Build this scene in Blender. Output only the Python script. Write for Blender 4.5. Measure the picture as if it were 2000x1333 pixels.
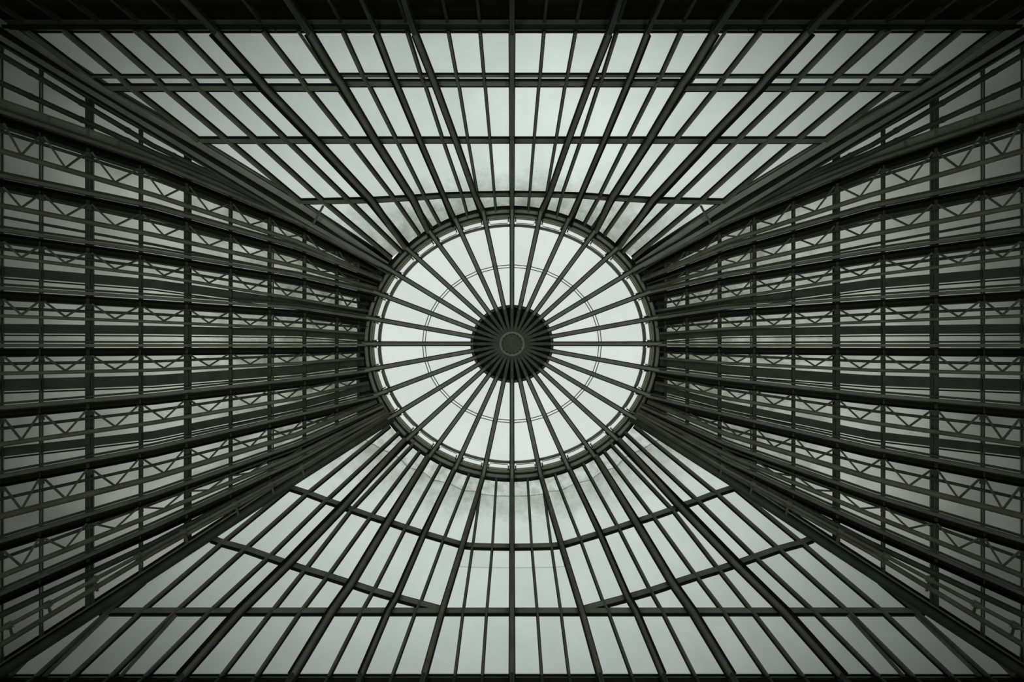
import bpy, math, random
from mathutils import Vector
random.seed(7)
for o in list(bpy.data.objects): bpy.data.objects.remove(o, do_unlink=True)
scene = bpy.context.scene
COL = scene.collection

# ------------------------------------------------------------------ camera
F = 889.0                      # focal length in pixels of a 2000 px wide frame (16 mm lens)
EYE = 1.6
cam_d = bpy.data.cameras.new('camera'); cam_d.sensor_fit = 'HORIZONTAL'
cam_d.sensor_width = 36.0; cam_d.lens = 36.0 * F / 2000.0; cam_d.clip_end = 200
cam = bpy.data.objects.new('camera', cam_d); COL.objects.link(cam)
cam.location = (0, 0, EYE); cam.rotation_euler = (math.pi, 0, 0)   # looking straight up
scene.camera = cam

# ------------------------------------------------------------------ overcast sky
W = bpy.data.worlds.new('vignetted_overcast_sky'); scene.world = W; W.use_nodes = True
nt = W.node_tree; nt.nodes.clear()
tc = nt.nodes.new('ShaderNodeTexCoord'); sp = nt.nodes.new('ShaderNodeSeparateXYZ')
nt.links.new(tc.outputs['Generated'], sp.inputs[0])
# brightness falls off steeply from the zenith: lens vignette put into the sky
cl = nt.nodes.new('ShaderNodeMapRange'); cl.interpolation_type = 'SMOOTHSTEP'
cl.inputs[1].default_value = 0.56; cl.inputs[2].default_value = 0.93
nt.links.new(sp.outputs['Z'], cl.inputs[0])
pw = nt.nodes.new('ShaderNodeMath'); pw.operation = 'POWER'; pw.inputs[1].default_value = 1.35
nt.links.new(cl.outputs[0], pw.inputs[0])
ma = nt.nodes.new('ShaderNodeMath'); ma.operation = 'MULTIPLY_ADD'
ma.inputs[1].default_value = 0.98; ma.inputs[2].default_value = 0.075
nt.links.new(pw.outputs[0], ma.inputs[0])
bg = nt.nodes.new('ShaderNodeBackground'); bg.inputs['Color'].default_value = (0.775, 0.82, 0.788, 1)
vd = nt.nodes.new('ShaderNodeVectorMath'); vd.operation = 'DOT_PRODUCT'
vd.inputs[1].default_value = Vector((0.13, -0.48, 0.868)).normalized()
nt.links.new(tc.outputs['Generated'], vd.inputs[0])
v0 = nt.nodes.new('ShaderNodeMath'); v0.operation = 'MAXIMUM'; v0.inputs[1].default_value = 0.0
nt.links.new(vd.outputs['Value'], v0.inputs[0])
v1 = nt.nodes.new('ShaderNodeMath'); v1.operation = 'POWER'; v1.inputs[1].default_value = 40
nt.links.new(v0.outputs[0], v1.inputs[0])
v2 = nt.nodes.new('ShaderNodeMath'); v2.operation = 'MULTIPLY_ADD'
v2.inputs[1].default_value = 0.28; v2.inputs[2].default_value = 1.0
nt.links.new(v1.outputs[0], v2.inputs[0])
v3 = nt.nodes.new('ShaderNodeMath'); v3.operation = 'MULTIPLY'
nt.links.new(ma.outputs[0], v3.inputs[0]); nt.links.new(v2.outputs[0], v3.inputs[1])
nt.links.new(v3.outputs[0], bg.inputs['Strength'])
wo = nt.nodes.new('ShaderNodeOutputWorld'); nt.links.new(bg.outputs[0], wo.inputs['Surface'])
# added fill spots near the floor, put in to brighten the steel undersides
for i, (lx, ly) in enumerate(((-3.0, -2.0), (3.0, -2.0), (-3.0, 2.2), (3.0, 2.2))):
    ld = bpy.data.lights.new('added_fill_spot', 'SPOT'); ld.energy = 255; ld.color = (0.95, 1.0, 0.91)
    ld.spot_size = math.radians(110); ld.spot_blend = 1.0; ld.shadow_soft_size = 0.6
    lo = bpy.data.objects.new('added_fill_spot', ld); COL.objects.link(lo)
    lo.location = (lx, ly, 0.45); lo.rotation_euler = (math.pi, 0, 0)
vs = scene.view_settings
vs.view_transform = 'Standard'; vs.look = 'None'; vs.gamma = 1.0; vs.exposure = 0.0
vs.use_curve_mapping = False

# ------------------------------------------------------------------ materials
def new_mat(name):
    m = bpy.data.materials.new(name); m.use_nodes = True
    t = m.node_tree; t.nodes.clear()
    out = t.nodes.new('ShaderNodeOutputMaterial')
    return m, t, out
def noise_ramp(t, scale, c0, c1, p0=0.35, p1=0.65, detail=4, stretch=(1, 1, 1)):
    g = t.nodes.new('ShaderNodeNewGeometry')
    mp = t.nodes.new('ShaderNodeMapping'); mp.inputs['Scale'].default_value = stretch
    t.links.new(g.outputs['Position'], mp.inputs['Vector'])
    n = t.nodes.new('ShaderNodeTexNoise'); n.inputs['Scale'].default_value = scale
    n.inputs['Detail'].default_value = detail
    t.links.new(mp.outputs[0], n.inputs['Vector'])
    r = t.nodes.new('ShaderNodeValToRGB')
    r.color_ramp.elements[0].position = p0; r.color_ramp.elements[0].color = (*c0, 1)
    r.color_ramp.elements[1].position = p1; r.color_ramp.elements[1].color = (*c1, 1)
    t.links.new(n.outputs['Fac'], r.inputs[0])
    return r.outputs[0], n.outputs['Fac']
def solid(name, c0, c1, rough=0.5, scale=3.0, spec=0.5, metal=0.0, bump=0.02):
    m, t, out = new_mat(name)
    b = t.nodes.new('ShaderNodeBsdfPrincipled')
    col, fac = noise_ramp(t, scale, c0, c1)
    t.links.new(col, b.inputs['Base Color'])
    b.inputs['Roughness'].default_value = rough; b.inputs['Metallic'].default_value = metal
    b.inputs['Specular IOR Level'].default_value = spec
    if bump:
        n2 = t.nodes.new('ShaderNodeTexNoise'); n2.inputs['Scale'].default_value = 40
        bp = t.nodes.new('ShaderNodeBump'); bp.inputs['Distance'].default_value = bump
        bp.inputs['Strength'].default_value = 0.25
        t.links.new(n2.outputs['Fac'], bp.inputs['Height']); t.links.new(bp.outputs[0], b.inputs['Normal'])
    t.links.new(b.outputs[0], out.inputs['Surface'])
    return m
def glass(name, tint0, tint1, haze, hazecol, scale=1.2, p0=0.35, p1=0.7, stain=None):
    """thin sheet glass: clear transmission, a little mirror and a film of dirt that scatters light"""
    m, t, out = new_mat(name)
    col, fac = noise_ramp(t, scale, tint0, tint1, p0, p1, detail=6)
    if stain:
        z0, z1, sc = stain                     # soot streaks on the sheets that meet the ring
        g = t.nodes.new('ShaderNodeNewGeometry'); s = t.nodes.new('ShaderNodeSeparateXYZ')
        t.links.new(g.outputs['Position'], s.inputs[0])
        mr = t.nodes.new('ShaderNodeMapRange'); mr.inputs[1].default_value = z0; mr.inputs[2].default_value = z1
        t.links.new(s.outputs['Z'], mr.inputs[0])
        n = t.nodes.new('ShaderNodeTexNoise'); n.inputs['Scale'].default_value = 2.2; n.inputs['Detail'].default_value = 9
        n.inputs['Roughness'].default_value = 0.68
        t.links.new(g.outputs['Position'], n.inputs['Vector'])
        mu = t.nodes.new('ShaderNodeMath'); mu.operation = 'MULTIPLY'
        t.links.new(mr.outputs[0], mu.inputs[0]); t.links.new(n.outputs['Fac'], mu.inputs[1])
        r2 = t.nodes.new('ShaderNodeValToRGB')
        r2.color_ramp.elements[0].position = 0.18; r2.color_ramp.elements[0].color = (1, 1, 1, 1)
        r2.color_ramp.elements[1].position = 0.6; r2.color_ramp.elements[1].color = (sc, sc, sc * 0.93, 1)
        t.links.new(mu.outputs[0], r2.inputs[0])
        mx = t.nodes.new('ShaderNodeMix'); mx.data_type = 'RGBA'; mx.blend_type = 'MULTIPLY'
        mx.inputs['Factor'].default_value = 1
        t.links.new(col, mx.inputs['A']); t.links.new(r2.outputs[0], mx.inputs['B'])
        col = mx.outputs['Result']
    oi = t.nodes.new('ShaderNodeObjectInfo'); mr2 = t.nodes.new('ShaderNodeMapRange')
    mr2.inputs[3].default_value = 0.955; mr2.inputs[4].default_value = 1.0
    t.links.new(oi.outputs['Random'], mr2.inputs[0])
    mv = t.nodes.new('ShaderNodeMix'); mv.data_type = 'RGBA'; mv.blend_type = 'MULTIPLY'; mv.inputs['Factor'].default_value = 1
    t.links.new(col, mv.inputs['A']); t.links.new(mr2.outputs[0], mv.inputs['B']); col = mv.outputs['Result']
    tr = t.nodes.new('ShaderNodeBsdfTransparent'); t.links.new(col, tr.inputs[0])
    tl = t.nodes.new('ShaderNodeBsdfTranslucent'); tl.inputs[0].default_value = (*hazecol, 1)
    mi = t.nodes.new('ShaderNodeMixShader'); mi.inputs[0].default_value = haze
    t.links.new(tr.outputs[0], mi.inputs[1]); t.links.new(tl.outputs[0], mi.inputs[2])
    gl = t.nodes.new('ShaderNodeBsdfGlossy'); gl.inputs['Roughness'].default_value = 0.12
    fr = t.nodes.new('ShaderNodeFresnel'); fr.inputs[0].default_value = 1.12
    m2 = t.nodes.new('ShaderNodeMixShader')
    t.links.new(fr.outputs[0], m2.inputs[0]); t.links.new(mi.outputs[0], m2.inputs[1]); t.links.new(gl.outputs[0], m2.inputs[2])
    t.links.new(m2.outputs[0], out.inputs['Surface'])
    return m

STEEL = solid('dark_green_grey_steel', (0.27, 0.275, 0.22), (0.40, 0.405, 0.33), 0.42, 2.5)
STEEL2 = solid('weathered_grey_steel', (0.36, 0.375, 0.32), (0.52, 0.535, 0.46), 0.45, 1.6)
PALE = solid('pale_skylit_steel', (0.52, 0.53, 0.45), (0.68, 0.69, 0.60), 0.38, 2.0)  # pale steel; sky light on the dome ribs put into the colour
STEEL3 = solid('dull_dark_steel', (0.10, 0.105, 0.085), (0.16, 0.165, 0.135), 0.55, 2.0)
HUBM = solid('hub_cast_iron', (0.17, 0.18, 0.15), (0.24, 0.25, 0.21), 0.6, 5)
SHADE_BLACK = solid('shade_black_steel', (0.012, 0.013, 0.010), (0.022, 0.023, 0.018), 0.6, 3)  # near-black for dark fixings, bar edges and channels; their shade put into the colour
TAN = solid('ochre_painted_trim', (0.58, 0.55, 0.36), (0.7, 0.67, 0.47), 0.4, 8)
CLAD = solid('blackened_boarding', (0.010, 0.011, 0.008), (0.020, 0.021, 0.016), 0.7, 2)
PLASTER = solid('grey_plaster', (0.66, 0.66, 0.60), (0.74, 0.74, 0.68), 0.9, 0.7)
STONE = solid('pale_stone_floor', (0.72, 0.71, 0.65), (0.80, 0.79, 0.73), 0.7, 0.8)
G_DOME = glass('clear_dome_glass', (0.93, 0.945, 0.935), (0.95, 0.965, 0.955), 0.03, (0.9, 0.9, 0.9))
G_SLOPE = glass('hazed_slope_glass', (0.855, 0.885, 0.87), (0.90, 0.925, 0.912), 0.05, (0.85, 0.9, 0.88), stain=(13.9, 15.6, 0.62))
G_RING = glass('sooty_ring_glass', (0.70, 0.725, 0.69), (0.86, 0.885, 0.865), 0.06, (0.7, 0.75, 0.72), scale=5.0, p0=0.34, p1=0.62)
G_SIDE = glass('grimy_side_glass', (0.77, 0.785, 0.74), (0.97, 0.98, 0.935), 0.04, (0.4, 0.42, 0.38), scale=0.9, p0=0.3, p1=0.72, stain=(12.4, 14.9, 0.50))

# ------------------------------------------------------------------ helpers
M = 1.0                                # +1 builds the left half, -1 its twin on the right
CX, CY = 1000.5, 666.5
Z0, ZR = 10.0, 14.0                    # eaves and ring heights above the eye
def P(px, py, z):
    return Vector((M * (px - CX) * z / F, (py - CY) * z / F, z + EYE))
def mk(name, verts, faces, mat, parent=None, label=None, smooth=False):
    c = Vector((0, 0, 0))
    for v in verts: c += v
    c /= len(verts)
    me = bpy.data.meshes.new(name)
    me.from_pydata([tuple(v - c) for v in verts], [], faces); me.update()
    me.materials.append(mat)
    if smooth:
        for p in me.polygons: p.use_smooth = True
    o = bpy.data.objects.new(name, me); COL.objects.link(o)
    base = Vector((0, 0, 0))
    q = parent
    while q is not None: base += q.location; q = q.parent
    o.location = c - base
    if parent: o.parent = parent
    if label: o['label'] = label
    return o
def thing(name, loc, label, cat, group=None):
    o = bpy.data.objects.new(name, None); COL.objects.link(o); o.location = loc
    o.empty_display_size = 0.3
    o['label'] = label; o['category'] = cat; o['kind'] = 'thing'
    if group: o['group'] = group
    return o
def structure(name, loc, label=None):
    o = bpy.data.objects.new(name, None); COL.objects.link(o); o.location = loc
    o['kind'] = 'structure'
    if label: o['label'] = label
    return o
def sweep_data(pts, prof, ref, closed=False):
    n = len(pts); m = len(prof); V = []; FA = []
    for i, p in enumerate(pts):
        a = pts[(i - 1) % n] if (closed or i > 0) else p
        b = pts[(i + 1) % n] if (closed or i < n - 1) else p
        t = (b - a).normalized()
        r = ref(p) if callable(ref) else ref
        d = (r - r.dot(t) * t).normalized()
        s = t.cross(d) * M
        for (x, y) in prof: V.append(p + s * x + d * y)
    for i in range(n if closed else n - 1):
        j = (i + 1) % n
        for k in range(m):
            l = (k + 1) % m
            FA.append((i * m + k, i * m + l, j * m + l, j * m + k))
    if not closed:
        FA.append(tuple(range(m))); FA.append(tuple((n - 1) * m + k for k in range(m)))
    return V, FA
def sweep(name, pts, prof, ref, mat, parent=None, closed=False, smooth=False, label=None):
    V, FA = sweep_data(pts, prof, ref, closed)
    return mk(name, V, FA, mat, parent, label, smooth)
def rect(w, d0, d1, off=0): return [(off - w / 2, d0), (off - w / 2, d1), (off + w / 2, d1), (off + w / 2, d0)]
def tee(w1, w2, d1, d2, d0=0.0):
    return [(-w1/2, d0), (-w1/2, d1), (-w2/2, d1), (-w2/2, d2), (w2/2, d2), (w2/2, d1), (w1/2, d1), (w1/2, d0)]
def dome_cap(w, d0, d1, n=6):
    return [(-w / 2 * math.cos(math.pi * i / n), d0 + (d1 - d0) * math.sin(math.pi * i / n)) for i in range(n + 1)]
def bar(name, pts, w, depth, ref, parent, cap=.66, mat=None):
    b = sweep(name, pts, rect(w, -.03, .03), ref, SHADE_BLACK, parent)  # near-black seat: shaded bar edges put into the colour
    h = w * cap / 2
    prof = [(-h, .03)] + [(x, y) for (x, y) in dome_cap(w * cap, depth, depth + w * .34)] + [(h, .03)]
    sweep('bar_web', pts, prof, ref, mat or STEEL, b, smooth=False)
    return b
def ibeam(w, wt, d, ft, d0=0.0):
    a, b = w / 2, wt / 2
    return [(-a, d0), (-a, d0 + ft), (-b, d0 + ft), (-b, d - ft), (-a, d - ft), (-a, d), (a, d), (a, d - ft), (b, d - ft), (b, d0 + ft), (a, d0 + ft), (a, d0)]
def rnd(r, n=8, dy=0.0): return [(r * math.cos(2 * math.pi * (k + .5) / n), dy + r * math.sin(2 * math.pi * (k + .5) / n)) for k in range(n)]
def slab(name, corners, nrm, th, mat, parent, shrink=0.0):
    c = sum(corners, Vector((0, 0, 0))) / len(corners)
    q = [v + (c - v).normalized() * shrink for v in corners]
    n = len(q)
    V = q + [v + nrm * th for v in q]
    FA = [tuple(range(n)), tuple(range(2 * n - 1, n - 1, -1))] + [(i, (i + 1) % n, n + (i + 1) % n, n + i) for i in range(n)]
    return mk(name, V, FA, mat, parent)
def lerp(pts, x):
    """y of a measured polyline at x (extrapolated past its ends)"""
    for (x0, y0), (x1, y1) in zip(pts, pts[1:]):
        if x <= x1: return y0 + (y1 - y0) * (x - x0) / (x1 - x0)
    return y0 + (y1 - y0) * (x - x0) / (x1 - x0)
DOWN = Vector((0, 0, -1))
N_TOP = Vector((0, 0.83, -0.56)); N_BOT = Vector((0, -0.83, -0.56))
def n_side(): return Vector((M * 0.52, 0, -0.85))
ORD = ['centre', 'first', 'second', 'third', 'fourth', 'fifth', 'sixth']

# ------------------------------------------------------------------ room shell below the eaves
XW = 11.5; YT = -(CY - 56) * Z0 / F; YB = (1327 - CY) * Z0 / F; ZE = Z0 + EYE
def box(name, x0, x1, y0, y1, z0, z1, mat, parent=None):
    V = [Vector((x, y, z)) for z in (z0, z1) for (x, y) in ((x0, y0), (x1, y0), (x1, y1), (x0, y1))]
    FA = [(0, 1, 2, 3), (4, 5, 6, 7), (0, 1, 5, 4), (1, 2, 6, 5), (2, 3, 7, 6), (3, 0, 4, 7)]
    return mk(name, V, FA, mat, parent)
fl = box('floor', -XW - .3, XW + .3, YT - .3, YB + .3, -.2, 0, STONE); fl['kind'] = 'structure'
for nm, a in (('wall_left', (-XW - .3, -XW, YT, YB)), ('wall_right', (XW, XW + .3, YT, YB))):
    w = box(nm, *a, 0, 11.42, PLASTER); w['kind'] = 'structure'

# ------------------------------------------------------------------ measured layout, left half (mirrored for the right)
# glazing bars of the upper slope: x at the rows y = 60 / 147 / 166 / 273 / 388 and the point at the ring
ROWT = [60, 147, 166, 273, 388]
HIPT_E = [44, 182, 206, 392, 590, (757, 513)]
TB = [  # (xs..., ring point, kind)   kind: l light bar, t thin bar, h bar under a heavy rib
 ([60, 176, 206, 392, 590, (757, 513)], 'l', 2), ([131, 236, 260, 392, 590, (757, 513)], 'l', 3), ([204, 303, 325, 447, 590, (757, 513)], 'l', 4),
 ([280, 372, 391, 504, 634, (766, 503)], 'l', 5), ([355, 440, 458, 563, 684, (785, 490)], 'l', 5), ([423, 503, 522, 620, 728, (802, 483)], 'h4', 5),
 ([517, 586, 602, 684, 772, (820, 457)], 'l', 5), ([605, 657, 669, 735, 807, (842, 454)], 'h3', 5), ([671, 710, 720, 776, 831, (860, 437)], 'l', 5),
 ([736, 769, 776, 822, 868, (888, 433)], 'h2', 5), ([796, 823, 830, 866, 903, (914, 421)], 'l', 5), ([810, 844, 850, 891, 928, (942, 417)], 'h1', 5),
 ([876, 892, 896, 914.5, 933, (941, 412)], 'l', 5), ([938, 945.5, 947.5, 957.5, 966, (969, 410)], 'l', 5), ([1000.5] * 5 + [(1000.5, 408)], 'h0', 5)]
# lower slope: rows y=1323, 1197, kinked purlin 2, kinked purlin 1, ring
P2 = [(415, 1055), (480, 1075), (566, 1104.6), (641, 1128), (688, 1143), (776, 1170), (866, 1193), (1000.5, 1197)]
P1 = [(568, 955), (602, 966), (674, 992), (760, 1022), (830, 1045), (904, 1067), (962, 1070), (1000.5, 1070.5)]
HIPB_E = [(4, 1323), (200, 1197), (415, 1055), (568, 955), (757, 828)]
BB = [
 ([(76, 1323), (215, 1197), (415, 1055), (568, 955), (757, 828)], 'l', 1.55), ([(146, 1323), (279, 1197), (436, 1063), (568, 955), (757, 828)], 'l', 3),
 ([(221, 1323), (346, 1197), (480.5, 1075), (602, 966), (763, 834)], 'l', 5), ([(288, 1323), (412.5, 1197), (526.7, 1091), (639, 980), (781, 847)], 'l', 5),
 ([(361, 1323), (472.5, 1197), (566, 1104.6), (674, 992), (803, 858)], 'h4', 5), ([(435, 1323), (532.5, 1197), (597.6, 1115), (688, 998), (812, 866)], 'l', 5),
 ([(504, 1323), (589, 1197), (641.5, 1128), (725.5, 1011), (821, 884)], 'l', 5), ([(574, 1323), (650, 1197), (688, 1143), (760, 1022), (844, 889)], 'h3', 5),
 ([(644, 1323), (707.5, 1197), (730, 1157), (793, 1033), (862, 908)], 'l', 5), ([(707, 1323), (760, 1197), (776, 1170), (830, 1045), (893, 914)], 'h2', 5),
 ([(767, 1323), (812.5, 1197), (821, 1182), (867, 1056), (917, 929)], 'l', 5), ([(829, 1323), (864, 1197), (865, 1194), (904, 1067), (946, 928)], 'h1', 5),
 ([(889, 1323), (905, 1197), (905, 1197), (923.5, 1069), (942, 934)], 'l', 5), ([(942.5, 1323), (951, 1197), (951, 1197), (962, 1070), (970, 938)], 'l', 5),
 ([(1000.5, 1323), (1000.5, 1197), (1000.5, 1197), (1000.5, 1070.5), (1000.5, 939)], 'h0', 5)]
def row4(x):
    return lerp([(590, 393), (728, 390), (807, 385.5), (868, 381), (930, 379), (1000.5, 378)], x)
def rowy(r, x, k):
    if r == 1: return 148 if x < 650 else 146
    if r == 2: return 170.5 if x < 650 else 161.5
    if r == 4: return row4(x)
    return ROWT[r]
W0, WR = 1 / Z0, 1 / ZR
def zt(y, yr): return 1 / (W0 + (WR - W0) * (y - 60) / (yr - 60))
def zb(y, yr): return 1 / (W0 + (WR - W0) * (1323 - y) / (1323 - yr))
def bar_top(i, k=1.0):
    xs, kind, n = TB[i]; yr = xs[5][1]; out = []
    for r in range(5):
        y = rowy(r, xs[r], i); out.append(P(xs[r], y, zt(y, yr) * k))
    out.append(P(xs[5][0], yr, ZR * k)); return out
def bar_bot(i, k=1.0):
    ps, kind, n = BB[i]; yr = ps[4][1]
    return [P(x, y, zb(y, yr) * k) for (x, y) in ps]

HIPT = [(-40, 48), (0, 72), (300, 252), (580, 422), (763, 527)]
HIPB = [(-40, 1339), (0, 1313), (330, 1098), (580, 934), (767, 815)]
def zside(x, y):
    yh = lerp(HIPT, x) if y < 672 else lerp(HIPB, x)
    s = max(-1.0, min(1.0, (y - 672) / (yh - 672)))
    xr = 713 + 52 * s * s
    return 1 / (W0 + (WR - W0) * (x - 20) / (xr - 20))
def S(x, y, k=1.0): return P(x, y, zside(x, y) * k)
def sline(pts, k=1.0, x0=-45, step=None):
    xs = sorted(set([x0] + [p[0] for p in pts if p[0] > x0]))
    return [S(x, lerp(pts, x), k) for x in xs]

# ------------------------------------------------------------------ ring geometry
RC = (1000.5, 672)
def ring_pt(phi, rx, ry, z): return P(RC[0] - rx * math.sin(phi), RC[1] - ry * math.cos(phi), z)
def hoop(rx, ry, z, n=96): return [ring_pt(2 * math.pi * i / n, rx, ry, z) for i in range(n)]

# ================================================================== glazed slopes
win_top = structure('window_1', (0, -5.4, 13.4), 'bright hazy glass slope above the round dome, with straight purlins')
win_bot = structure('window_2', (0, 5.6, 13.4), 'bright hazy glass slope below the round dome, with kinked purlins')
win_side = {1.0: structure('window_3', (-7.5, 0, 13.4), 'grimy grey glass slope left of the round dome, behind lattice girders'),
            -1.0: structure('window_4', (7.5, 0, 13.4), 'grimy grey glass slope right of the round dome, behind lattice girders')}
BAR_P = tee(0.085, 0.05, 0.05, 0.10, -0.03)
KG = 1.006
for M in (1.0, -1.0):
    # --- panes and bars, upper slope
    rows = [bar_top(i, KG) for i in range(len(TB))]
    for i in range(len(TB) - 1):
        for r in range(5):
            if TB[i][1] == 'h1' and False: continue
            a, b, c, d = rows[i][r], rows[i + 1][r], rows[i + 1][r + 1], rows[i][r + 1]
            q = []
            for v in (a, b, c, d):
                if not q or ((v - q[-1]).length > .02 and (v - q[0]).length > .02): q.append(v)
            if len(q) < 3: continue
            slab('pane', q, -N_TOP, 0.012, G_SLOPE, win_top, 0.006)
    for i, (xs, kind, n) in enumerate(TB):
        if kind == 'h0' and M < 0: continue
        if kind[0] == 'h': continue
        pts = bar_top(i)[:n + 1] if n < 5 else bar_top(i)
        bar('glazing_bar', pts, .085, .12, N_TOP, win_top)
    # extra sash bars that run beside the third, seventh and outer bars
    for (a, b, yr) in (((264, 60), (389, 170), 513), ((583, 60), (846, 446), 446)):
        sweep('glazing_bar', [P(a[0], a[1], zt(a[1], yr)), P(b[0], b[1], zt(b[1], yr))], tee(.045, .03, .04, .07, -.02), N_TOP, STEEL, win_top)
    # --- lower slope
    rows = [bar_bot(i, KG) for i in range(len(BB))]
    hip = [P(x, y, zb(y, 828) * KG) for (x, y) in HIPB_E]
    for i in range(-1, len(BB) - 1):
        L = hip if i < 0 else rows[i]; R = rows[i + 1]
        for r in range(4):
            q = []
            for v in (L[r], R[r], R[r + 1], L[r + 1]):
                if not q or ((v - q[-1]).length > .03 and (v - q[0]).length > .03): q.append(v)
            if len(q) < 3: continue
            fr = .745 if r == 3 else (.67 if (r == 2 and i >= 11) else None)
            if fr is None or len(q) < 4:
                slab('pane', q, -N_BOT, 0.012, G_SLOPE, win_bot, 0.006); continue
            a, b, c, d = q
            e = .006
            slab('pane', [a, b, b.lerp(c, fr + e), a.lerp(d, fr + e)], -N_BOT, 0.012, G_SLOPE, win_bot, 0.004)
            up = [a.lerp(d, fr - e), b.lerp(c, fr - e), c, d]
            slab('pane', [v - N_BOT * .016 for v in up], -N_BOT, 0.012, G_RING if r == 3 else G_SLOPE, win_bot, 0.004)
    for i, (ps, kind, n) in enumerate(BB):
        if kind[0] == 'h': continue
        pts = bar_bot(i)
        if n == 1.55: pts = pts[:2] + [P(284, 1139, zb(1139, 828))]
        elif n < 5: pts = pts[:n + 1]
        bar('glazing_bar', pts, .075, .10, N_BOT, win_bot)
    for (a, b) in (((88, 1323), (219, 1197)), ((237, 1323), (346, 1202)), ((22, 1323), (56, 1289))):
        sweep('glazing_bar', [P(a[0], a[1], zb(a[1], 830)), P(b[0], b[1], zb(b[1], 830))], tee(.04, .03, .04, .07, -.02), N_BOT, STEEL, win_bot)
M = 1.0
# --- purlins (continuous from hip to hip)
def full(ptsL):
    """left half polyline -> whole width"""
    return ptsL + [Vector((-v.x, v.y, v.z)) for v in reversed(ptsL[:-1])]
def row_path(r, k, x_from, x_to=1e9, half=False):
    ps = []
    for i, (xs, kind, n) in enumerate(TB):
        if xs[r] < x_from - 1: continue
        if xs[r] > x_to: break
        y = rowy(r, xs[r], i); v = P(xs[r], y, zt(y, xs[5][1]) * k)
        if half and x_to < 1000 and xs[r] > 640: v = P(xs[r], rowy(r, 600, i), zt(y, xs[5][1]) * k)
        if not ps or (v - ps[-1]).length > .05: ps.append(v)
    return ps if half else full(ps)
KP = 1.003
PUR = .17
def purlin(pts, prof, nn, win):
    w = prof
    b = sweep('purlin', pts, rect(w, -.02, .06), nn, SHADE_BLACK, win)
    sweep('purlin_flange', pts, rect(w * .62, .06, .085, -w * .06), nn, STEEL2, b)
    return b
RAIL = .075
for r, x0, prof in ((1, 656, RAIL), (2, 668, PUR), (3, 392, PUR), (4, 590, PUR)):
    purlin(row_path(r, KP, x0), prof, N_TOP, win_top)
for M in (1.0, -1.0):
    for r, x0, prof in ((1, 176, RAIL), (2, 206, PUR)):
        purlin(row_path(r, KP, x0, 670, True), prof, N_TOP, win_top)
M = 1.0
def bot_row(sel, k):
    ps = []
    for i, (q, kind, n) in enumerate(BB):
        x, y = q[sel]; v = P(x, y, zb(y, q[4][1]) * k)
        if not ps or (v - ps[-1]).length > .05: ps.append(v)
    return ps
PUB = .17
purlin(full([P(200, 1197, zb(1197, 828) * KP)] + bot_row(1, KP)), PUB, N_BOT, win_bot)
purlin(full(bot_row(3, KP)), PUB, N_BOT, win_bot)
for M in (1.0, -1.0):
    b2 = bot_row(2, KP * .999)[:12]
    purlin(b2, PUB, N_BOT, win_bot)
M = 1.0

# ================================================================== side slopes: measured lines
G = {  # name: chord, upper tube, lower tube, flat rail
 'a': dict(ch=[(0, 218), (300, 318), (580, 434), (742, 520)], t1=[(0, 256), (300, 350), (580, 456), (738, 535)], t2=[(0, 294), (300, 381), (580, 472), (740, 545)], fl=None),
 'b': dict(ch=[(0, 343), (300, 404), (580, 483), (745, 547)], t1=[(0, 370), (300, 434), (580, 503), (738, 556)], t2=[(0, 401), (300, 459), (580, 521), (736, 564)], fl=[(0, 423), (300, 478), (580, 534), (736, 569)], fw=.06),
 'c': dict(ch=[(0, 449), (300, 491), (580, 537), (738, 573)], t1=[(0, 486), (300, 523), (580, 570), (720, 595)], t2=[(0, 501), (300, 538), (580, 584), (720, 608)], fl=[(0, 530), (300, 555), (580, 594), (714, 616)], fw=.17),
 'd': dict(ch=[(0, 562), (300, 581), (580, 601), (721, 622)], t1=[(0, 602), (300, 614), (580, 630), (713, 640)], t2=[(0, 617), (300, 629), (580, 642), (712, 652)], fl=[(0, 642), (300, 645), (580, 650), (712, 659)], fw=.16),
 'e': dict(ch=[(0, 674), (300, 674), (580, 674), (713, 673)], t1=[(0, 711), (300, 706.5), (580, 695), (711, 688)], t2=[(0, 730), (300, 723.5), (580, 710), (711, 700)], fl=[(0, 753), (300, 743.5), (580, 723), (711, 707)], fw=.20),
 'f': dict(ch=[(0, 795), (300, 770), (580, 740), (721, 723)], t1=[(0, 838), (300, 803), (580, 762), (716, 735)], t2=[(0, 869), (300, 826), (580, 778.6), (720, 748)], fl=[(0, 884), (300, 850), (580, 793), (722, 756)], fw=.15),
 'g': dict(ch=[(0, 929), (300, 873), (580, 809), (738, 772)], t1=[(0, 976), (300, 909), (580, 838), (734, 781)], t2=[(0, 1010), (300, 934), (580, 849.5), (736, 785)], fl=None),
 'h': dict(ch=[(0, 1055), (300, 964), (580, 866), (748, 792)], t1=[(0, 1093), (300, 984), (580, 878), (746, 798)], t2=[(0, 1127), (300, 1006), (580, 889), (752, 803)], fl=None),
 'i': dict(ch=[(0, 1158), (300, 1027), (580, 899), (755, 805)], t1=[(0, 1203), (300, 1062), (580, 914), (758, 808)], t2=[(0, 1262), (300, 1080), (580, 923), (762, 811)], fl=None)}
POSTS = [(-40, .10), (3, .09), (82, .065), (175, .135), (276, .085), (366, .135), (451, .095), (527, .105), (595, .10), (658, .10), (700, .05)]
ORDER = 'abcdefghi'
WHERE = {'a': 'fourth above hub level, running into the upper hip', 'b': 'third above hub level', 'c': 'second above hub level', 'd': 'first above hub level',
         'e': 'level with the dome hub', 'f': 'first below hub level', 'g': 'second below hub level', 'h': 'third below hub level', 'i': 'fourth below hub level, close to the lower hip'}
def u(v): return v * 0.01125            # one pixel at eaves height in metres
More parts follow.
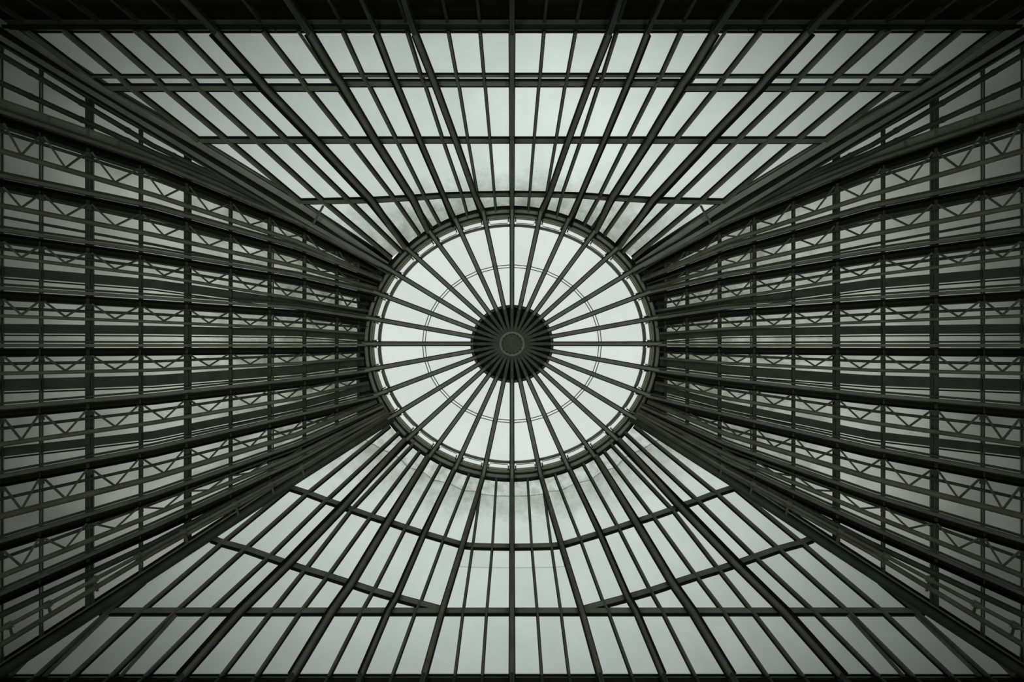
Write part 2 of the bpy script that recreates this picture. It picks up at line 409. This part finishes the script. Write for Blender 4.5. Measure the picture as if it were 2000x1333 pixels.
# comb-like rolled section: two flanges, a groove between, then a deep open channel
CH_A = [(u(-8), -.02), (u(-8), .05), (u(-4), .05), (u(-4), -.02)]
CH_B = [(u(-2), -.02), (u(-2), .10), (u(4.5), .10), (u(4.5), -.02)]
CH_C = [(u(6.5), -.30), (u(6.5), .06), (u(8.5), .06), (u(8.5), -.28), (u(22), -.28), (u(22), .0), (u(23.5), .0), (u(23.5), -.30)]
BELOW = u(21)
for M in (1.0, -1.0):
    side = 'left' if M > 0 else 'right'
    wn = win_side[M]; ns = n_side()
    lines = [HIPT] + [G[k]['ch'] for k in ORDER] + [HIPB]
    # --- posts (purlins running across the slope)
    for (x, w) in POSTS:
        if x > 600: ys = [lerp(G['b']['ch'], x), lerp(G['h']['ch'], x)]
        else: ys = [lerp(HIPT, x) + 10, lerp(HIPB, x) - 10]
        pts = [S(x, ys[0] + (ys[1] - ys[0]) * j / 12, .997) for j in range(13)]
        sweep('purlin', pts, tee(w, w * .45, .04, .12, -.02), ns, STEEL3, wn)
        if w > .1 and x > 0:
            dx = 9 - x * .004
            pts = [S(x + dx, ys[0] + (ys[1] - ys[0]) * j / 12, 1.0) for j in range(13)]
            sweep('purlin_cleat', pts, rect(.03, -.02, .06), ns, STEEL3, wn)
    # --- panes between posts and rails
    xs = [p[0] for p in POSTS]
    for li in range(len(lines) - 1):
        top, bot = lines[li], lines[li + 1]
        g = G[ORDER[li - 1]] if li > 0 else None
        mids = [top]
        if g is not None and g['fl']: mids.append(g['fl'])
        elif g is not None: mids.append(g['t2'])
        mids.append(bot)
        for (A, B) in zip(mids, mids[1:]):
            for x0, x1 in zip(xs, xs[1:]):
                ya0, ya1, yb0, yb1 = lerp(A, x0), lerp(A, x1), lerp(B, x0), lerp(B, x1)
                if yb1 - ya1 < 2.5: continue
                q = [S(x0, ya0, 1.012), S(x1, ya1, 1.012), S(x1, yb1, 1.012), S(x0, yb0, 1.012)]
                slab('pane', q, -ns, .012, G_SIDE, wn, .005)
        # opaque dark sheet put in for the dim recess beside the ring
        xe0, xe1 = top[-1][0] + 3, bot[-1][0] + 3
        n = 3; ring = []
        q = [S(700, lerp(top, 700), 1.012), S(xe0, lerp(top, xe0), 1.012), S(xe1, lerp(bot, xe1), 1.012), S(700, lerp(bot, 700), 1.012)]
        slab('recess_shade_sheet', q, -ns, .02, STEEL3, wn)
    # --- lattice girders
    for k in ORDER:
        g = G[k]; mid = S(350, lerp(g['ch'], 350), .96)
        lab = 'zigzag lattice girder on %s slope, %s' % (side, WHERE[k])
        t = thing('lattice_girder', mid, lab, 'girder', 'lattice girders of the %s slope' % side)
        KC = .972
        cl = sline(g['ch'], KC)
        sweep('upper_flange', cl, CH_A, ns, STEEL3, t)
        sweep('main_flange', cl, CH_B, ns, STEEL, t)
        sweep('channel', cl, CH_C, ns, SHADE_BLACK, t)  # shade inside the channel put into its near-black colour
        t1, t2 = sline(g['t1'], .975), sline(g['t2'], .968)
        sweep('upper_tube', t1, rnd(.07 if k == 'i' else .036), ns, STEEL3, t, smooth=True)
        sweep('lower_tube', t2, rnd(dict(a=.062, b=.06, c=.042, d=.04, e=.045, f=.055, g=.073, h=.06, i=.06)[k]), ns, STEEL, t, smooth=True)
        if g['fl']: sweep('flat_rail', sline(g['fl'], .999), rect(g['fw'] * (1.3 if k != 'b' else 1), -.01, .03), ns, STEEL3, t)
        if g['fl'] and k != 'b':
            sweep('thin_rail', [v + Vector((0, g['fw'] * .65 + .045, 0)) for v in sline(g['fl'], 1.001)], rect(.032, -.01, .03), ns, SHADE_BLACK, t)
        # lacing: from the channel lip at each post down to the lower tube half way between
        px = [p[0] for p in POSTS]
        for x0, x1 in zip(px, px[1:]):
            xm = (x0 + x1) / 2
            def lip(x):
                y = lerp(g['ch'], x); z = zside(x, y); return y + 22 * 10 / z * 1.02
            if lerp(g['t2'], xm) - lip(xm) < 5: continue
            if k == 'i': continue
            va, vm, vb = S(x0 + 5, lip(x0), .968), S(xm, lerp(g['t2'], xm) - 3, .966), S(x1 - 5, lip(x1), .968)
            for a, b in ((va, vm), (vm, vb)):
                sweep('lacing_bar', [a, b], rnd(.024, 6), ns, STEEL, t, smooth=True)
            y = lip(x1); c = S(x1, y, .969); wd = .055
            e = (S(x1 + 8, lip(x1 + 8), .969) - c).normalized(); f = Vector((0, 1, 0))
            q = [c - e * .035, c + e * .035, c + e * wd + f * .12, c - e * wd + f * .12]
            slab('gusset_plate', q, ns, .015, STEEL3, t)
            # strut between the lacing plane and the purlin behind
            c2 = S(x1, lerp(g['t2'], x1), .970); c3 = S(x1, lerp(g['t2'], x1), .997)
            sweep('strut', [c2, c3], rect(.06, -.03, .03), Vector((0, 1, 0)), STEEL, t)
    # --- pipes close to the hips
    for pts, where in (([(0, 161), (300, 298), (430, 352), (600, 437)], 'beside the heavy girder'), ([(0, 106), (300, 285), (430, 347), (560, 420)], 'close under the upper hip')):
        t = thing('service_pipe', S(200, lerp(pts, 200), .975), 'dark service pipe at upper %s of the roof, %s' % (side, where), 'pipe')
        sweep('pipe', sline(pts, .975), rnd(.062, 10), ns, STEEL3, t, smooth=True)
        for x in (60, 160, 250, 340, 420):
            c = S(x, lerp(pts, x), .975); dd = (S(x + 5, lerp(pts, x + 5), .975) - c).normalized()
            sweep('pipe_clip', [c - dd * .03, c + dd * .03], rnd(.072, 10), ns, STEEL3, t)
            sweep('hanger', [c, S(x, lerp(pts, x), 1.0)], rect(.05, -.02, .02), Vector((0, 1, 0)), STEEL, t)
    pts = [(0, 1232), (300, 1071), (580, 919), (758, 811)]
    t = thing('service_pipe', S(200, lerp(pts, 200), .96), 'dark service pipe with clips above the lower %s hip beam' % side, 'pipe')
    sweep('pipe', sline(pts, .955), rnd(.045, 10), ns, STEEL, t, smooth=True)
    for x in (20, 95, 185, 270, 360, 460, 530, 590):
        c = S(x, lerp(pts, x), .955); dd = (S(x + 5, lerp(pts, x + 5), .955) - c).normalized()
        sweep('pipe_clip', [c - dd * .06, c + dd * .06], rnd(.075, 10), ns, STEEL, t)
        sweep('hanger', [c, S(x + 6, lerp(pts, x) + 22, .97)], rect(.05, -.02, .02), ns, STEEL, t)
# web plate of the topmost girder
for M in (1.0, -1.0):
    side = 'left' if M > 0 else 'right'
    p = [(0, 203), (300, 306), (560, 420)]
    t = thing('web_plate', S(200, lerp(p, 200), .985), 'wide grey steel plate above the topmost girder of the %s slope' % side, 'plate')
    sweep('plate', sline(p, .985), rect(.20, -.01, .02), n_side(), STEEL2, t)
    for pr in (-.10, .10):
        sweep('edge_angle', sline(p, .985), rect(.025, -.02, .05, pr), n_side(), STEEL, t)
    for x in (95, 172, 232):
        c = S(x, lerp(p, x), .984)
        sweep('stiffener', [c + Vector((0, -.10, 0)), c + Vector((0, .10, 0))], rect(.05, -.01, .05), n_side(), STEEL, t)
M = 1.0

# ================================================================== hips, ribs, ring, hub
KR = 0.972
ZRIB = ZR * KR; ZHUB = 15.25
def dome_z(uu): return ZRIB + (ZHUB - ZRIB) * (1 - uu ** 1.8)
def dome_path(phi, u0=.105, u1=1.03, n=9):
    ps = []
    for i in range(n + 1):
        uu = u1 + (u0 - u1) * i / n
        ps.append(P(RC[0] - 285 * uu * math.sin(phi), RC[1] - 259 * uu * math.cos(phi), dome_z(min(uu, 1.0))))
    return ps
RIBP = tee(.155, .085, .10, .16, -.02)
RIBIN = tee(.10, .06, .05, .09, -.02)
def dome_parts(t, phi):
    ps = dome_path(phi, .27)
    bar('dome_segment', ps, .155, .09, DOWN, t, .62, PALE)
    pi = [P(RC[0] - 285 * q * math.sin(phi), RC[1] - 259 * q * math.cos(phi), ZHUB - .18 + (.27 - q) * .2) for q in (.275, .18, .085)]
    sweep('hub_spoke', pi, RIBIN, DOWN, HUBM, t)
def slope_pts(kind, top):
    L = TB if top else BB
    for i, b in enumerate(L):
        if b[1] == 'h%d' % kind:
            pts = bar_top(i, KR) if top else bar_bot(i, KR)
            phi = kind * math.pi / 16 if top else math.pi - kind * math.pi / 16
            pts = pts[:-1] + [P(RC[0] - 285 * 1.03 * math.sin(phi), RC[1] - 259 * 1.03 * math.cos(phi), ZRIB)]
            return pts
HV = {0: .15, 1: .15, 2: .105, 3: .165, 4: .15}
for top in (True, False):
    for kind in range(5):
        for M in ((1.0,) if kind == 0 else (1.0, -1.0)):
            phi = kind * math.pi / 16 if top else math.pi - kind * math.pi / 16
            pts = slope_pts(kind, top)
            sd = 'upper' if top else 'lower'
            if kind == 0: lab = 'straight centre roof rib running from the dome hub over the %s glass slope' % sd
            else: lab = 'dark steel roof rib over the %s glass slope, %s %s of its centre rib' % (sd, ORD[kind], 'left' if M > 0 else 'right')
            t = thing('roof_rib', pts[2], lab, 'rib', 'roof ribs radiating from the dome hub')
            w = HV[kind]; nn = N_TOP if top else N_BOT
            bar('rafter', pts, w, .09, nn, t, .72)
            b0 = pts[0]
            bar('wall_post', [b0 + Vector((0, 0, .06)), Vector((b0.x, b0.y, b0.z - 2.35))], w * .9, .09, Vector((0, 1 if top else -1, 0)), t, .72, STEEL3)
            # glazing seat between the rafter and the glass above it
            i = [j for j, b in enumerate(TB if top else BB) if b[1] == 'h%d' % kind][0]
            gp = bar_top(i) if top else bar_bot(i)
            sweep('glazing_seat', gp, tee(.07, .05, .04, .30, -.03), nn, SHADE_BLACK, t)
            dome_parts(t, phi)
# side ribs carry on over the dome
for k, q in (('c', 6), ('d', 7), ('e', 8), ('f', 9), ('g', 10)):
    for M in (1.0, -1.0):
        phi = q * math.pi / 16
        side = 'left' if M > 0 else 'right'
        t = thing('dome_rib', dome_path(phi)[4], 'dome rib meeting the %s lattice girder that is %s' % (side, WHERE[k]), 'rib', 'roof ribs radiating from the dome hub')
        dome_parts(t, phi)
# hips
for top in (True, False):
    for M in (1.0, -1.0):
        side = 'left' if M > 0 else 'right'
        H = HIPT if top else HIPB
        phi = 5 * math.pi / 16 if top else math.pi - 5 * math.pi / 16
        xs = [-110, 0, 150, 300, 440, 580, 680, H[-1][0]]
        def hz(x): return 1 / (W0 + (WR - W0) * (x - 20) / (H[-1][0] - 20))
        def hp(off, kk): return [P(x, lerp(H, x) + off * 10 / hz(x), hz(x) * kk) for x in xs]
        t = thing('hip_beam', P(300, lerp(H, 300), hz(300)), 'heavy steel hip beam running from the ring to the %s %s corner' % ('upper' if top else 'lower', side), 'beam', 'hip beams at the four corners')
        ref = DOWN
        if top:
            E = [(-40, 2), (44, 60), (206, 171), (392, 274), (590, 393), (757, 513)]
            xe = [-110, 44, 130, 206, 300, 392, 490, 590, 680, 757]
            def ep(f, kk, o=0): return [P(x, lerp(E, x) * (1 - f) + lerp(H, x) * f + o, hz(x) * kk) for x in xe]
            sweep('closing_plate', ep(.5, 1.012, 4), rect(.60, -.05, 0, 0), ref, SHADE_BLACK, t)
            sweep('web_plate', ep(.30, .990, 1), rect(.15, -.02, .02), ref, PALE, t)
            sweep('edge_strip', ep(0, .996, 1), rect(.045, -.02, .03), ref, STEEL, t)
            sweep('main_flange', hp(1, .965), rect(.105, -.03, .03), ref, STEEL2, t)
            sweep('flange_web', hp(2, .974), rect(.26, -.20, .02), ref, SHADE_BLACK, t)
            sweep('lower_flange', hp(15, .970), rect(.04, -.05, .02), ref, STEEL3, t)
            slab('ring_gusset', [P(742, 503, 14.15), P(758, 505, 14.15), P(766, 512, 14.15), P(770, 526, 14.15), P(748, 524, 14.15)], Vector((0, 0, 1)), .03, SHADE_BLACK, t)
            a, b = P(632, 402, 12.6), P(612, 438, 12.35)
            sweep('strut', [a, b], rnd(.03, 8), ref, STEEL, t)
        else:
            sweep('closing_plate', hp(-4, 1.010), rect(.36, -.05, 0, 0), ref, SHADE_BLACK, t)
            sweep('main_tube', hp(4, .975), rnd(.115, 14), ref, STEEL3, t, smooth=True)
            sweep('upper_flange', hp(-14, .975), rect(.035, -.10, .05), ref, STEEL, t)
            sweep('flange_web', hp(-7, .985), rect(.10, -.05, .03), ref, SHADE_BLACK, t)
        dome_parts(t, phi)
M = 1.0
# --- ring beam
t = thing('ring_beam', ring_pt(math.pi / 2, 0, 0, 14.0), 'oval riveted ring beam around the bright glass dome', 'beam')
sweep('band', hoop(285.5, 260, 14.0), rect(.18, -.18, .05), DOWN, SHADE_BLACK, t, closed=True)
sweep('band_moulding', hoop(284, 258.5, 14.0), dome_cap(.12, .05, .10), DOWN, PALE, t, closed=True, smooth=True)
sweep('outer_flange', hoop(291.5, 267, 14.08), rect(.09, -.25, .02), DOWN, SHADE_BLACK, t, closed=True)
for i, (rx, ry) in enumerate(((277.5, 251), (273.5, 247))):
    sweep('trim_hoop', hoop(rx, ry, 14.1), rect(.035, -.10, .03), DOWN, TAN, t, closed=True, label='thin ochre trim hoop')
for q in range(32):
    phi0, phi1 = (q + .17) * math.pi / 16, (q + .83) * math.pi / 16
    inner = [ring_pt(phi0 + (phi1 - phi0) * j / 3, 262, 236, 14.2) for j in range(4)]
    outer = [ring_pt(phi1 + (phi0 - phi1) * j / 3, 270, 244, 14.2) for j in range(4)]
    sweep('vent_frame', inner + outer, rect(.016, -.03, .01), DOWN, TAN, t, closed=True)
    for ph in ((q + .13) * math.pi / 16, (q + .87) * math.pi / 16):
        sweep('latch', [ring_pt(ph, 272, 246, 14.1), ring_pt(ph, 265, 239, 14.05)], rect(.035, -.02, .03), DOWN, SHADE_BLACK, t)
t = thing('tension_ring', ring_pt(0, 0, 0, 14.2), 'dark thin tie hoop just inside the ring beam', 'hoop')
sweep('hoop', hoop(258.5, 231.5, 14.22), rect(.075, -.05, .03), DOWN, STEEL, t, closed=True)
t = thing('glazing_hoop', ring_pt(0, 0, 0, 14.8), 'pale double hoop half way up the dome glass', 'hoop')
for rx, ry in ((175, 154.5), (170, 149.5)):
    ps = []
    for q in range(32):
        a, b = ring_pt(q * math.pi / 16, rx, ry, 14.85), ring_pt((q + 1) * math.pi / 16, rx, ry, 14.85)
        ps += [a, a.lerp(b, .5)]
    sweep('hoop', ps, rect(.024, -.02, .02), DOWN, TAN, t, closed=True)
# --- hub
t = thing('dome_hub', ring_pt(0, 0, 0, 15.2), 'round dark iron hub where all dome ribs meet', 'hub')
def disc(name, rx, ry, z, th, mat, n=48):
    a, b = hoop(rx, ry, z, n), hoop(rx, ry, z + th, n)
    FA = [tuple(range(n)), tuple(range(2 * n - 1, n - 1, -1))] + [(i, (i + 1) % n, n + (i + 1) % n, n + i) for i in range(n)]
    return mk(name, a + b, FA, mat, t)
disc('backing_disc', 80, 75, ZHUB + .28, .05, SHADE_BLACK)
sweep('rim', hoop(78.5, 73.5, ZHUB - .02), rect(.085, -.25, .06), DOWN, HUBM, t, closed=True)
sweep('rim_skirt', hoop(76, 71, ZHUB + .22), rect(.04, -.12, .16), DOWN, SHADE_BLACK, t, closed=True)
disc('boss_plate', 26, 25.5, ZHUB - .27, .18, HUBM)
sweep('boss_ring', hoop(22.5, 22, ZHUB - .27), rect(.07, -.02, .035), DOWN, STEEL2, t, closed=True)
disc('boss_cap', 17, 16.5, ZHUB - .31, .06, HUBM)
for q in range(16):
    c = ring_pt((q + .5) * math.pi / 8, 19.5, 19, ZHUB - .27)
    sweep('bolt', [c + Vector((0, 0, .02)), c - Vector((0, 0, .04))], rnd(.022, 6), Vector((1, 0, 0)), SHADE_BLACK, t)
# --- dome glass
dome = structure('window_5', ring_pt(0, 0, 0, 14.9), 'bright round dome of clear glass in the middle of the roof')
UL = [.27, .60, .905, 1.03]
for q in range(32):
    p0, p1 = q * math.pi / 16, (q + 1) * math.pi / 16
    for a, b in zip(UL, UL[1:]):
        def g(ph, uu): return P(RC[0] - 285 * uu * math.sin(ph), RC[1] - 259 * uu * math.cos(ph), dome_z(uu) + .34)
        slab('pane', [g(p0, a), g(p1, a), g(p1, b), g(p0, b)], Vector((0, 0, 1)), .012, G_DOME, dome, .004)

# ================================================================== eaves and boarding
for nm, y, sgn in (('upper', 53.5, -1), ('lower', 1329, 1)):
    nn = Vector((0, 0.35 * -sgn, -0.94))
    t = thing('eaves_beam', P(1000.5, y, 9.9), 'long dark steel eaves beam along the %s edge of the roof' % nm, 'beam', 'eaves beams')
    L, R = P(-60, y, 9.9), P(2061, y, 9.9)
    sweep('lower_flange', [L, R], tee(.10, .07, .03, .07, -.05), nn, SHADE_BLACK, t)
    y2 = y + sgn * 9.5
    sweep('face_plate', [P(-60, y2, 9.86), P(2061, y2, 9.86)], rect(.10, -.04, .015), nn, STEEL3, t)
    if sgn < 0:
        for hx, hy, dx in ((343, 59, 6), (487, 58, 4), (538, 57, 1)):
            for M in (1.0, -1.0):
                sweep('hook', [P(hx, hy - 3, 9.86), P(hx + dx, hy + 5, 9.86), P(hx + dx + 2, hy + 4, 9.86)], rnd(.012, 6), nn, SHADE_BLACK, t)
        M = 1.0
    sweep('closing_strip', [P(-60, y, 10.06), P(2061, y, 10.06)], rect(.22, -.02, .02), nn, SHADE_BLACK, t)
for M in (1.0, -1.0):
    side = 'left' if M > 0 else 'right'
    ys = [60 + (1325 - 60) * j / 8 for j in range(9)]
    t = thing('eaves_beam', S(-44, 672, 1.0), 'dark steel eaves beam at the foot of the %s girders' % side, 'beam', 'eaves beams')
    pe = [S(-46, y, .99) for y in ys]
    sweep('flange', pe, rect(.20, -.04, .05), n_side(), STEEL3, t)
    sweep('closing_strip', [S(-48, y, 1.01) for y in ys], rect(.34, -.02, .02), n_side(), SHADE_BLACK, t)
M = 1.0
for nm, yw, sgn, bars in (('wall_top', YT, -1, TB), ('wall_bottom', YB, 1, BB)):
    w = box(nm, -XW, XW, min(yw, yw + sgn * .3) if sgn > 0 else yw - .42, yw + .3 if sgn > 0 else yw - .12, 0, ZE - 2.7, PLASTER); w['kind'] = 'structure'
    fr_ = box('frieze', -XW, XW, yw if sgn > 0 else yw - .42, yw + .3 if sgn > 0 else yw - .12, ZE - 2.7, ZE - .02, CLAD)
    fr_.location -= w.location; fr_.parent = w
    rl = box('frieze_rail', -XW, XW, yw - .12 if sgn < 0 else yw - .30, yw + .30 if sgn < 0 else yw + .05, ZE - 2.78, ZE - 2.6, STEEL3)
    rl.location -= w.location; rl.parent = w
    if sgn < 0:
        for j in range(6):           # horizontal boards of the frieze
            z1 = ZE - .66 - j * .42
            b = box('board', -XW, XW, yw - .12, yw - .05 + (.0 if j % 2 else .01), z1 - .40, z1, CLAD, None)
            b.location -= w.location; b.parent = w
    for M in (1.0, -1.0):
        for i, bdef in enumerate(bars):
            kind = bdef[1]
            if kind[0] == 'h' and sgn < 0: continue
            if kind == 'h0' and M < 0: continue
            x = (bdef[0][0] if sgn < 0 else bdef[0][0][0])
            wd = .12 if kind[0] == 'h' else .06
            X = M * (x - CX) * Z0 / F
            b = box('mullion', X - wd / 2, X + wd / 2, yw - .12, yw - .02 if sgn < 0 else yw + .02, ZE - 2.6, ZE - .05, STEEL3, None)
            b.location -= w.location; b.parent = w
M = 1.0
